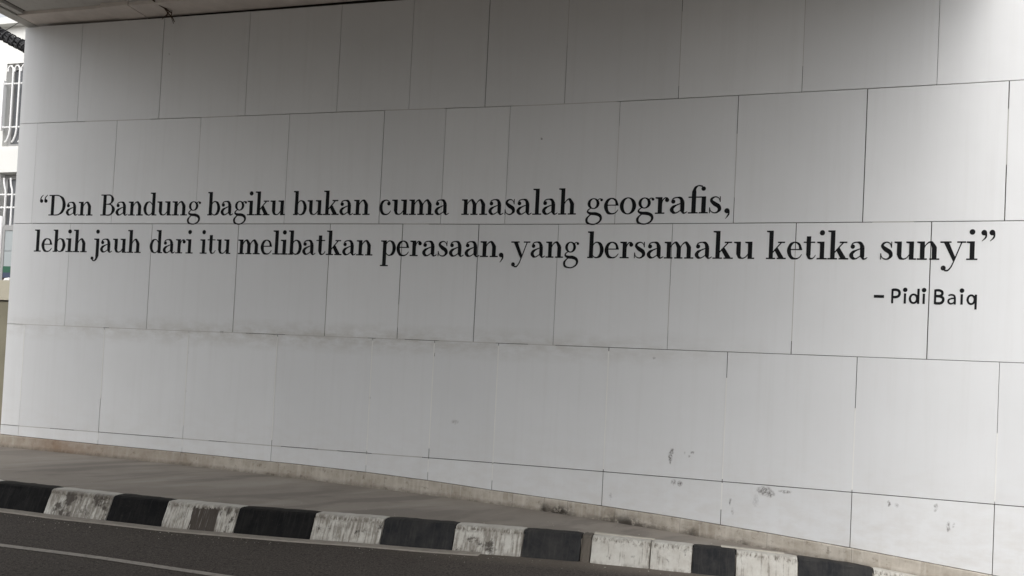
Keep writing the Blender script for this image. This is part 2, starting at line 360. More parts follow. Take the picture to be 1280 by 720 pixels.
# painted edge line and the thin mortar gutter strip
b = MB(); LN = [(-14, 3.4), (-7, 3.12), (-2.5, 2.84), (-1.3, 2.70), (-.54, 2.625), (.15, 2.59), (1.0, 2.52), (3, 2.2), (6, 1.75)]
ss = ssteps(-14, 6, .25)
for s0, s1 in zip(ss, ss[1:]):
    q = [(s0, .03), (s1, .03), (s1, -.03), (s0, -.03)]
    b.quad(*[P(s, interp(LN, s)+o, rz(s)+.004) for s, o in q])
line = tag(b.build('edge_line', M_LINE), 'thin worn white edge line painted on the asphalt', kind='structure')
b = MB(); ss = ssteps(-9, 1.5, .15)
def strip_n(s): return foot(s)+.012+.006*math.sin(s*7)
for s0, s1 in zip(ss, ss[1:]):
    w0 = .048; h = .012+.004*math.sin(s0*5)
    a = [P(s0, strip_n(s0)+w0, rz(s0)+.012), P(s1, strip_n(s1)+w0, rz(s1)+.012), P(s1, strip_n(s1)-.02, rz(s1)+.018), P(s0, strip_n(s0)-.02, rz(s0)+.018)]
    b.quad(*a); b.quad(P(s0, strip_n(s0)+w0+.004, rz(s0)-.01), P(s1, strip_n(s1)+w0+.004, rz(s1)-.01), a[1], a[0])
b.quad(P(1.5, strip_n(1.5)+w0, rz(1.5)-.01), P(1.5, strip_n(1.5)-.02, rz(1.5)-.01), P(1.5, strip_n(1.5)-.02, rz(1.5)+.018), P(1.5, strip_n(1.5)+w0, rz(1.5)+.012))
tag(b.build('gutter_strip', M_STRIP, weld=True), 'narrow pale mortar strip along the kerb foot', kind='structure')
b = MB(); ss = [-60, -30, -12] + ssteps(-7, 8, .2) + [12, 30, 60]
for s0, s1 in zip(ss, ss[1:]):
    for t0, t1 in ((0, .25), (.25, .5), (.5, .75), (.75, 1)):
        def pn(s, t): a0 = -.9 if s < -4.2 else interp(WN, s)-.03; return a0 + (kb(s)+.01-a0)*t
        q = [(s0, t1), (s1, t1), (s1, t0), (s0, t0)]
        b.quad(*[P(s, pn(s, t), gz(s)-.004) for s, t in q], uv=[(s, pn(s, t)) for s, t in q])
tag(b.build('pavement', M_PAVE, weld=True), 'brownish trowelled concrete pavement tapering along the wall', kind='structure')

# kerb: concrete core with every painted stone a child
b = MB(); ss = [-60, -20] + ssteps(-9, 8, .25) + [14, 40]
for s0, s1 in zip(ss, ss[1:]):
    b.quad(*[P(s, n, z) for s, n, z in ((s0, kf(s0)+.03, rz(s0)-.05), (s1, kf(s1)+.03, rz(s1)-.05), (s1, kf(s1)-.02, gz(s1)-.03), (s0, kf(s0)-.02, gz(s0)-.03))])
    b.quad(*[P(s, n, z) for s, n, z in ((s0, kf(s0)-.02, gz(s0)-.03), (s1, kf(s1)-.02, gz(s1)-.03), (s1, kb(s1)-.01, gz(s1)-.03), (s0, kb(s0)-.01, gz(s0)-.03))])
kerb = tag(b.build('kerb', M_STRIP), 'high kerb of stones painted alternately black and white', kind='structure')
def kerb_stone(s0, s1, kind, label=None, seed=0):
    rnd = random.Random(seed*13+5); b = MB(); g_ = .006/M
    nseg = max(4, int((s1-s0)/.045)); rows = []
    prof = [(-.004, -.02, 1.0, 0), (0, .0, 1.0, 1), (.5, .003, .93, 0), (.84, .001, .86, 1), (.96, -.008, .82, 1), (1.0, -.028, .78, 1), (1.0, -.075, .58, .6), (1.0, -.12, .35, .6), (1.0, -.16, .17, .6), (1.0, -.2, .0, 0)]
    jit = rnd.uniform(-.006, .006); tilt = rnd.uniform(-.004, .004)
    for i in range(nseg+1):
        t = i/nseg; s = s0+g_ + (s1-s0-2*g_)*t; col = []
        e = min(t, 1-t)*(s1-s0); er = max(0, .018-e)*.45           # rounded arris at the ends
        for (u, dz, v, w) in prof:
            nb, nf = kb(s)-.003, kf(s)
            n = nb + (nf-nb)*u if u < 1 else nf + (-dz-.028)*.42
            n += jit + tilt*(t-.5) + w*rnd.uniform(-.0028, .0028)*(1.4 if .7 < v < .9 else 1)
            n -= er if u > .5 else 0
            z = gz(s)+.012 + dz*M + w*rnd.uniform(-.0025, .0025) - er*.5*(1 if dz > -.03 else 0)
            col.append((P(s, n, z), (t*(s1-s0)*1.0 if kind != 'white_patch' else t, v)))
        rows.append(col)
    for A, B in zip(rows, rows[1:]):
        for k in range(len(prof)-1):
            b.quad(A[k+1][0], B[k+1][0], B[k][0], A[k][0], uv=[A[k+1][1], B[k+1][1], B[k][1], A[k][1]])
    for col, rev in ((rows[0], False), (rows[-1], True)):
        p = [c[0] for c in col]; cen = P(s0 if not rev else s1, kb(s0)-.0, rz(s0)-.05)
        pts = p + [cen]; pts = pts if rev else list(reversed(pts)); b.face(pts, [(0, .5)]*len(pts))
    o = b.build('kerb_stone', KM[kind], kerb, weld=True)
    if label: o['label'] = label
    return o
KJ = [(-4.02,-3.42,'white'),(-3.42,-2.86,'black'),(-2.86,-2.33,'white'),(-2.33,-1.785,'black'),(-1.785,-1.25,'white_grimy'),(-1.25,-.805,'black'),(-.805,-.258,'white_patch'),(-.258,.284,'black'),
      (.284,.777,'white'),(.777,1.289,'black_faded'),(1.289,1.781,'white'),(1.781,2.203,'black_faded'),(2.203,2.279,'bare'),(2.279,2.717,'white_fresh'),(2.717,3.029,'white_fresh'),
      (3.029,3.354,'black_faded'),(3.354,3.822,'white_fresh'),(3.822,4.383,'black_faded'),(4.383,4.9,'white_fresh'),(4.9,5.45,'black'),(5.45,6.0,'white'),(6.0,6.6,'black'),(6.6,7.2,'white')]
KJ = [(-7.62,-7.02,'white'),(-7.02,-6.42,'black'),(-6.42,-5.82,'white'),(-5.82,-5.22,'black'),(-5.22,-4.62,'white'),(-4.62,-4.02,'black')] + KJ
KL = {'black': 'black painted kerb stone', 'black_faded': 'kerb stone in faded charcoal paint', 'bare': 'short unpainted brown kerb stone', 'white_patch': 'white kerb stone with a bare brown patch in its middle', 'white_grimy': 'white kerb stone with dark blotches'}
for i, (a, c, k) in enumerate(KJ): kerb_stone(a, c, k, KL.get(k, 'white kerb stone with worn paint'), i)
for (a, c, w) in ((2.285, 2.74, .022), (3.24, 3.72, .020)):
    b = MB(); ss = ssteps(a, c, .05)
    for s0, s1 in zip(ss, ss[1:]):
        def q(s, k): t = (s-a)/(c-a); ww = w*(1-.5*t); return P(s, kb(s)+.012+k*ww+.02*t, gz(s)+.014+ (.012 if -1 < k < 1.1 else 0))
        b.quad(q(s0, 1), q(s1, 1), q(s1, -.9), q(s0, -.9)); b.quad(q(s0, 1.3), q(s1, 1.3), q(s1, 1), q(s0, 1))
    b.build('mortar_cap', M_CAP, kerb, weld=True)['label'] = 'thin pale mortar ridge along the kerb top'

# loose grit gathered in the channel by the kerb foot and on the pavement
b = MB(); rg = random.Random(5)
for k in range(240):
    s = rg.uniform(-2.2, 5.5)
    if rg.random() < .72: n = foot(s)+abs(rg.gauss(0, .10))+.02+(.07 if s < 1.5 else 0); z = rz(s)
    else: n = kb(s)-abs(rg.gauss(0, .2))-.05; z = gz(s)-.004
    if n < interp(WN, s)+.03: continue
    r = rg.uniform(.002, .0065)*(1.0 if rg.random() < .9 else 1.7); c = P(s, n, z); a = rg.uniform(0, 6)
    q = [c+Vector((math.cos(a+i*2.09)*r*rg.uniform(.7, 1.2), math.sin(a+i*2.09)*r*rg.uniform(.7, 1.2), 0)) for i in range(3)]; t = c+Vector((rg.uniform(-.3, .3)*r, 0, r*rg.uniform(.6, 1.1)))
    for i in range(3): b.tri(q[i], q[(i+1) % 3], t)
tag(b.build('grit', M_CAP), 'pale loose grit scattered along the kerb foot', 'grit', kind='stuff')

# ------------------------------------------------------------------ clad wall
wall = empty('clad_wall', W(0, 0, 0).xyz, 'long white wall of staggered square panels on a cement plinth under the overpass', 'wall')
bpy.context.view_layer.update()
A_ = 0.61386; B_ = (2*A_+1)/3
OJ = [-4, -3, -2, -1, 0, A_, 2*A_] + [2*A_+k for k in range(1, 8)]
HJ = [-3.5, -2.5, -1.5, -.5, -.5+B_, -.5+2*B_] + [2*A_+k-.5 for k in range(1, 8)]
S_END = 7.6; S_L = -4.24
def corner_pt(k):
    """plan points of the wall end: k=0 the bend at s=-4, 1 the outer corner, 2.. the return going back"""
    p, d, n = wxy(-4.0)
    e = (-d*.998 - n*.06).normalized()
    c = p + e*.282
    return [p, c, c - N*.45 + D*.0, c - N*1.7][k], (e if k == 1 else -N)
def panel(s0, s1, c0, c1, corner=False, gap=(.0045, .0045, .0045, .0045)):
    """c0 may be a function of s (bottom cut along the plinth); gaps in metres: left, right, bottom, top"""
    off = random.uniform(-.0012, .0012)/M; T = .022/M
    a, e = s0+gap[0]/2/M, s1-gap[1]/2/M; top = c1-gap[3]/2/M/H; bot = (lambda s: c0(s)+gap[2]/2/M/H) if callable(c0) else (lambda s: c0+gap[2]/2/M/H)
    b = MB(); n = max(2, int((e-a)/.25)); path = []
    if corner:
        a = -4.0
        (q2, _), (q1, _), = corner_pt(2), corner_pt(1)
        path += [((q2.x, q2.y), -4.7, Vector((-D.x, -D.y)))]
        k = (q1-q2).normalized(); r = .035
        for t in (0, .35, .7, 1):
            ang = t; base = q1 - k*r*(1-t)**1 + (corner_pt(0)[0]-q1).normalized()*r*t
            nn = (Vector((-D.x, -D.y))*(1-t) + N*t).normalized(); path.append(((base.x, base.y), -4.24+.02*(t-.5), nn))
    for i in range(n+1):
        s = a+(e-a)*i/n; p, d, nn = wxy(s, 0); path.append(((p.x, p.y), s, nn))
    ch = .0022/M
    def V3(i, o, c, ins=0):
        (x, y), s, nn = path[i]; q = Vector((x, y))+nn*o
        return Vector((q.x*M, q.y*M, cz(c)))
    L = len(path)
    for i in range(L-1):
        sa, sb = path[i][1], path[i+1][1]; ba, bb = bot(max(sa, s0)), bot(max(sb, s0)); cc = ch*.9
        F = lambda j, o, c: V3(j, o+off, c)
        b.quad(F(i, 0, ba+cc), F(i+1, 0, bb+cc), F(i+1, 0, top-cc), F(i, 0, top-cc), uv=[(sa, ba), (sb, bb), (sb, top), (sa, top)])
        b.quad(F(i, 0, top-cc), F(i+1, 0, top-cc), F(i+1, -ch, top), F(i, -ch, top), uv=[(sa, top), (sb, top)]*2)
        b.quad(F(i, -ch, top), F(i+1, -ch, top), F(i+1, -T, top), F(i, -T, top), uv=[(sa, top), (sb, top)]*2)
        b.quad(F(i, -ch, ba), F(i+1, -ch, bb), F(i+1, 0, bb+cc), F(i, 0, ba+cc), uv=[(sa, ba), (sb, bb)]*2)
        b.quad(F(i, -T, ba), F(i+1, -T, bb), F(i+1, -ch, bb), F(i, -ch, ba), uv=[(sa, ba), (sb, bb)]*2)
    for j, fl in ((0, 0), (L-1, 1)):
        bb = bot(max(path[j][1], s0)); q = [V3(j, off-T, bb), V3(j, off, bb), V3(j, off, top), V3(j, off-T, top)]
        b.quad(*(q if not fl else q[::-1]), uv=[(path[j][1], bb)]*4)
    return b.build('panel', M_PANEL, wall)
PT = [(-4.7,-.088),(-4.23,-.093),(-3.01,-.114),(-2.01,-.124),(-1.16,-.138),(-.6,-.146),(0,-.163),(.62,-.189),(1.225,-.224),(1.42,-.234),(2.23,-.271),(2.86,-.304),(3.22,-.329),(3.6,-.356),(4.24,-.404),(5.24,-.492),(8,-.76)]
def plt(s): return interp(PT, s)
hg = {4: .004, 3: .0065, 2: .007, 1: .0055, 0: .008}
rows = [(3, 3.972, HJ), (2, 3, OJ), (1, 2, HJ), (0, 1, OJ)]
for (c0, c1, J) in rows:
    js = [-4.24] + [j for j in J if j > -3.9 or J is OJ] + [S_END]
    if J is OJ: js = [-4.24] + OJ + [S_END]
    gaps = {}
    for j in js: gaps[j] = random.choice((.005, .0065, .008, .0095))
    for k, (a, e) in enumerate(zip(js, js[1:])):
        gp = (gaps[a], gaps[e], hg[c0], hg.get(int(round(c1)), .004))
        if k == 0: panel(a, e, c0, c1, True, gp)
        else: panel(a, e, c0, c1, False, gp)
js = [-4.24] + OJ + [S_END]
for k, (a, e) in enumerate(zip(js, js[1:])):
    panel(a, e, plt, 0, k == 0, (.007, .007, .001, .008))
# panels of the end return, out of the photograph's view
for r, (c0, c1) in enumerate(((3, 3.972), (2, 3), (1, 2), (0, 1), (-.09, 0))):
    b = MB(); q0, q1 = corner_pt(2)[0], corner_pt(3)[0]; n_ = Vector((-D.x, -D.y)); g_ = .004
    k = (q1-q0).normalized()*g_; pts = []
    for o in (0, -.018):
        for (q, c) in ((q1-k, c0+g_), (q0+k, c0+g_), (q0+k, c1-g_), (q1-k, c1-g_)):
            x = q+n_*o; pts.append(Vector((x.x*M, x.y*M, cz(c))))
    b.hexa(pts, [(-5.9, c0), (-4.7, c0), (-4.7, c1), (-5.9, c1)]); b.build('panel', M_PANEL, wall)
# core behind the panels (dark joints)
b = MB(); ss = ssteps(-3.99, S_END, .25); TOPC = 3.96
for s0, s1 in zip(ss, ss[1:]):
    b.quad(W(s0, -.011, -1.1), W(s1, -.011, -1.1), W(s1, -.011, TOPC), W(s0, -.011, TOPC))
    b.quad(W(s0, -.011, TOPC), W(s1, -.011, TOPC), W(s1, -.5, TOPC), W(s0, -.5, TOPC))
    b.quad(W(s1, -.5, -1.1), W(s0, -.5, -1.1), W(s0, -.5, TOPC), W(s1, -.5, TOPC))
e = W(-3.99, -.011, 0); f = W(-3.99, -.5, 0)
b.quad(*[Vector((p.x, p.y, cz(c))) for p, c in ((f, -1.1), (e, -1.1), (e, TOPC), (f, TOPC))])
e = W(S_END, -.011, 0); f = W(S_END, -.5, 0)
b.quad(*[Vector((p.x, p.y, cz(c))) for p, c in ((e, -1.1), (f, -1.1), (f, TOPC), (e, TOPC))])
b.build('core', M_CORE, wall)
# sealant beads: pale ones in the fourth course, greyish fills where the joints have been smeared over
def bead(s0, s1, c0, c1, mat, w=.006, proud=.0002):
    b = MB()
    if abs(s1-s0) < 1e-6:
        n = max(2, int((c1-c0)/.08)); o = proud/M
        L = []
        for i in range(n+1):
            c = c0+(c1-c0)*i/n; ww = (w/2+random.uniform(-.0012, .0012))/M; L.append((W(s0-ww, o, c), W(s0+ww, o, c), W(s0-ww, -.008, c), W(s0+ww, -.008, c)))
        for A, B in zip(L, L[1:]):
            b.quad(A[0], A[1], B[1], B[0]); b.quad(A[2], A[0], B[0], B[2]); b.quad(A[1], A[3], B[3], B[1])
    else:
        n = max(2, int((s1-s0)/.1)); o = proud/M; L = []
        for i in range(n+1):
            s = s0+(s1-s0)*i/n; ww = (w/2+random.uniform(-.0008, .0008))/M/H; L.append((W(s, o, c0-ww), W(s, o, c0+ww)))
        for A, B in zip(L, L[1:]): b.quad(A[0], B[0], B[1], A[1])
    return b.build('sealant', mat, wall)
for j, top, low in ((-4, .98, .25), (-3, .98, .32), (-2, .98, .12), (-1, .98, .05), (0, .98, .02), (A_, .98, .08), (2*A_, .98, .0), (2*A_+1, .97, .02), (2*A_+2, .80, .02), (2*A_+3, .62, .02), (2*A_+4, .5, .02)):
    bead(j, j, low, top, M_SEAL, .011, .0022)
for j in (-3.0, -2.0, 0, A_, 2*A_, 2*A_+2): bead(j, j, plt(j)+.35*(0-plt(j)), -.01, M_SEAL, .0095, .0018)
for (a, e, c) in ((-4.1, -3.02, 1), (-2.95, -1.35, 1), (-.92, -.05, 1), (.03, .32, 1), (.66, 1.2, 1), (1.5, 1.75, 1), (-4.0, -3.6, 0), (-1.5, -.9, 0), (.05, .55, 0), (-3.4, -2.6, 3), (-2.0, -1.6, 3), (.0, .6, 3), (1.25, 2.2, 3), (-3.3, -3.0, 0), (-2.1, -1.7, 0), (-.5, -.3, 0), (4.3, 4.6, 2), (.25, .5, 2)):
    bead(a, e, c, c, M_SEALG, .009, -.0008)
for (s, a, e) in ((-3.0, 2.05, 2.5), (-2, 2.3, 2.9), (2.7277, 3.1, 3.7), (3.7277, 3.2, 3.9), (2*A_+1, 2.1, 2.8), (2*A_+2, 2.2, 2.7), (-4, 2.6, 2.95), (1.7277, 3.5, 3.9), (-.5+B_, 1.1, 1.3), (2.7277, 1.15, 1.5), (3.7277, 1.1, 1.8), (5.2277, 2.4, 2.8)):
    bead(s, s, a, e, M_SEALG, .010, -.0010)
# plinth in lengths, each a cast piece
def gp(s): return g(s)-.03
pj = [-4.30, -3.0, -2.0, -1.15, -.55, .2, .86, 1.43, 1.72, 1.93, 2.35, 2.9, 3.6, 4.24, 5.2, 6.2, 7.6]
for a, e in zip(pj, pj[1:]):
    b = MB(); n = max(3, int((e-a)/.06)); L = []
    for i in range(n+1):
        s = a+(e-a)*i/n; s = min(max(s, a+.0008), e-.0008); j = lambda k: random.uniform(-k, k)
        o = .016
        L.append([(W(s, -.012, plt(s)-.004), (s, 1)), (W(s, o-.006+j(.0015), plt(s)-.003+j(.003)), (s, .97)), (W(s, o+j(.002), plt(s)-.012), (s, .88)), (W(s, o+.002+j(.002), (plt(s)+g(s))/2), (s, .45)), (W(s, o+.004+j(.0025), g(s)+.012), (s, .1)), (W(s, o+.003, g(s)-.03), (s, 0))])
    for A, B in zip(L, L[1:]):
        for k in range(5): b.quad(A[k+1][0], B[k+1][0], B[k][0], A[k][0], uv=[A[k+1][1], B[k+1][1], B[k][1], A[k][1]])
    b.build('plinth_stone', M_PLINTH, wall, weld=True)
# plinth round the end
b = MB(); q0 = corner_pt(1)[0]+(-D)*.012+N*.018; q1 = corner_pt(3)[0]+(-D)*.018
def z3(q, z): return Vector((q.x*M, q.y*M, z))
qs = wxy(-4.30, .016)[0]
b.quad(z3(q1, gz(-5)-.05), z3(qs, gz(-5)-.05), z3(qs, cz(-.092)), z3(q1, cz(-.092)), uv=[(-5.5, 0), (-4.3, 0), (-4.3, 1), (-5.5, 1)])
b.quad(z3(q1, cz(-.092)), z3(qs, cz(-.092)), z3(qs+D*.1-N*.02, cz(-.09)), z3(q1+D*.1, cz(-.09)))
b.build('plinth_stone', M_PLINTH, wall)

# ------------------------------------------------------------------ overpass deck
DECK_R = 5.15; DECK_N = 15.0
deck = empty('overpass_deck', P(0, 4, cz(4)), 'grey concrete overpass deck whose soffit rests above the white wall', 'overpass')
bpy.context.view_layer.update()
def box(b, s0, s1, n0, n1, z0, z1):
    p = [P(s0, n1, z0), P(s1, n1, z0), P(s1, n1, z1), P(s0, n1, z1), P(s0, n0, z0), P(s1, n0, z0), P(s1, n0, z1), P(s0, n0, z1)]
    b.hexa(p)
zs = cz(4)
b = MB(); box(b, -4.00, DECK_R-.25, .215, DECK_N, zs+.035, zs+.5); b.build('soffit_slab', M_SOFF, deck)
for (a, e, jn) in ((-4.13, -3.05, 0), (-3.05, -2.72, .01), (-2.72, 1.2, .004), (1.2, DECK_R-.25, 0)):
    b = MB(); box(b, a+.002, e-.002, -.06 if a > -4.1 else -.14, .215+jn*3, zs-.004-jn, zs+.45); b.build('bearing_beam', M_BEAM, deck)
b = MB(); box(b, -4.27, -4.135, -.3, DECK_N, zs-.006, zs+.62); b.build('edge_flange', M_SOFF, deck)
b = MB(); box(b, -4.105, -4.035, .23, DECK_N, zs+.004, zs+.3); b.build('edge_flange', M_SOFF, deck)
b = MB(); box(b, -4.2, -4.0, -.2, DECK_N-.05, zs+.045, zs+.3); b.build('edge_backing', M_CORE, deck)
b = MB(); box(b, DECK_R-.25, DECK_R, -.3, DECK_N, zs-.006, zs+.62); b.build('edge_flange', M_SOFF, deck)
for a in (-4.3, DECK_R-.12):
    b = MB(); box(b, a, a+.16, -.35, DECK_N, zs+.62, zs+1.55); b.build('parapet', M_SOFF, deck)
b = MB(); box(b, -4.12, DECK_R-.1, -.3, DECK_N, zs+.5, zs+.62); b.build('deck_slab', M_SOFF, deck)
b = MB(); box(b, -3.9, DECK_R-.3, -.45, -.16, zs-.03, zs+.4); b.build('bearing_shelf', M_CORE, deck)
# far abutment of the overpass, behind the photographer
b = MB(); box(b, -4.2, DECK_R, DECK_N-.6, DECK_N, rz(4)-.2, zs+.035); ab = b.build('abutment', M_SOFF, deck)

# frayed rope end by the gap
tw = MB()
base = lambda s, n, c: P(s, n, cz(c))
def hang(pts, r): tw.tube([base(*p) for p in pts], r, 6, lambda i: r*(1-.12*i))
hang([(-2.40, .10, 4.015), (-2.395, .085, 3.99), (-2.365, .07, 3.955), (-2.33, .055, 3.92), (-2.31, .05, 3.885)], .011)
hang([(-2.37, .12, 4.01), (-2.38, .09, 3.985), (-2.375, .08, 3.96), (-2.40, .06, 3.93)], .010)
hang([(-2.36, .05, 4.0), (-2.42, .05, 3.95), (-2.47, .04, 3.925)], .005)
hang([(-2.34, .06, 3.99), (-2.345, .06, 3.93), (-2.32, .05, 3.87)], .005)
hang([(-2.42, .26, 4.02), (-2.40, .18, 4.0), (-2.37, .1, 3.985), (-2.34, .06, 3.965)], .011)
tag(tw.build('rope_end', M_TWIG, smooth=True), 'short frayed brown rope end poking from the dark gap above the wall', 'rope')

# ------------------------------------------------------------------ lettering
HL = .08; ST = .25
def cat(pts, ws, n=7):
    out = []; m = len(pts)
    for i in range(m-1):
        p0 = pts[max(i-1, 0)]; p1 = pts[i]; p2 = pts[i+1]; p3 = pts[min(i+2, m-1)]
        for k in range(n if i < m-2 else n+1):
            t = k/n; t2, t3 = t*t, t*t*t
            f = lambda a, b_, c, d: .5*(2*b_+(c-a)*t+(2*a-5*b_+4*c-d)*t2+(-a+3*b_-3*c+d)*t3)
            out.append((f(p0[0], p1[0], p2[0], p3[0]), f(p0[1], p1[1], p2[1], p3[1]), ws[i]+(ws[i+1]-ws[i])*(t*t*(3-2*t))))
    return out
def stroke(pts, ws):
    if not isinstance(ws, (list, tuple)): ws = [ws]*len(pts)
    q = cat(pts, ws); strip = []
    for i, (x, y, w) in enumerate(q):
        a, b_ = q[max(i-1, 0)], q[min(i+1, len(q)-1)]
        dx, dy = b_[0]-a[0], b_[1]-a[1]; l = math.hypot(dx, dy) or 1
        strip.append(((x-dy/l*w/2, y+dx/l*w/2), (x+dy/l*w/2, y-dx/l*w/2)))
    return ('S', strip)
def rect(x0, x1, y0, y1): return ('P', [(x0, y0), (x1, y0), (x1, y1), (x0, y1)])
def poly(*p): return ('P', list(p))
def ball(x, y, r, ry=None): return ('P', [(x+r*math.cos(2*math.pi*k/16), y+(ry or r)*math.sin(2*math.pi*k/16)) for k in range(16)])
def ring(cx, cy, rx, ry, ts, tt, n=28):
    return ('S', [((cx+(rx-ts)*math.cos(a), cy+(ry-tt)*math.sin(a)), (cx+rx*math.cos(a), cy+ry*math.sin(a))) for a in [2*math.pi*k/n for k in range(n+1)]])
def stem(x, y0=0, y1=1, w=ST): return rect(x, x+w, y0, y1)
def foots(x0, x1, y=0): return rect(x0, x1, y, y+HL)
def flag(x0, x1, y=1): return poly((x0, y-HL*.95), (x1, y-HL*1.5), (x1, y), (x0, y))
def arch(x, w=.47, e=ST):   # from the stem's right edge x to the next stem's left edge x+w
    return stroke([(x-.03, .60), (x+.06, .80), (x+.24, .955), (x+w-.02, .915), (x+w+e/2, .66)], [.05, .055, .085, .17, e])
BOWL = ([(.34, .74), (.45, .91), (.63, .965), (.83, .83), (.93, .5), (.84, .17), (.62, .03), (.43, .09), (.33, .24)], [.05, .06, .08, .19, .24, .19, .08, .06, .05])
ASC = 1.63
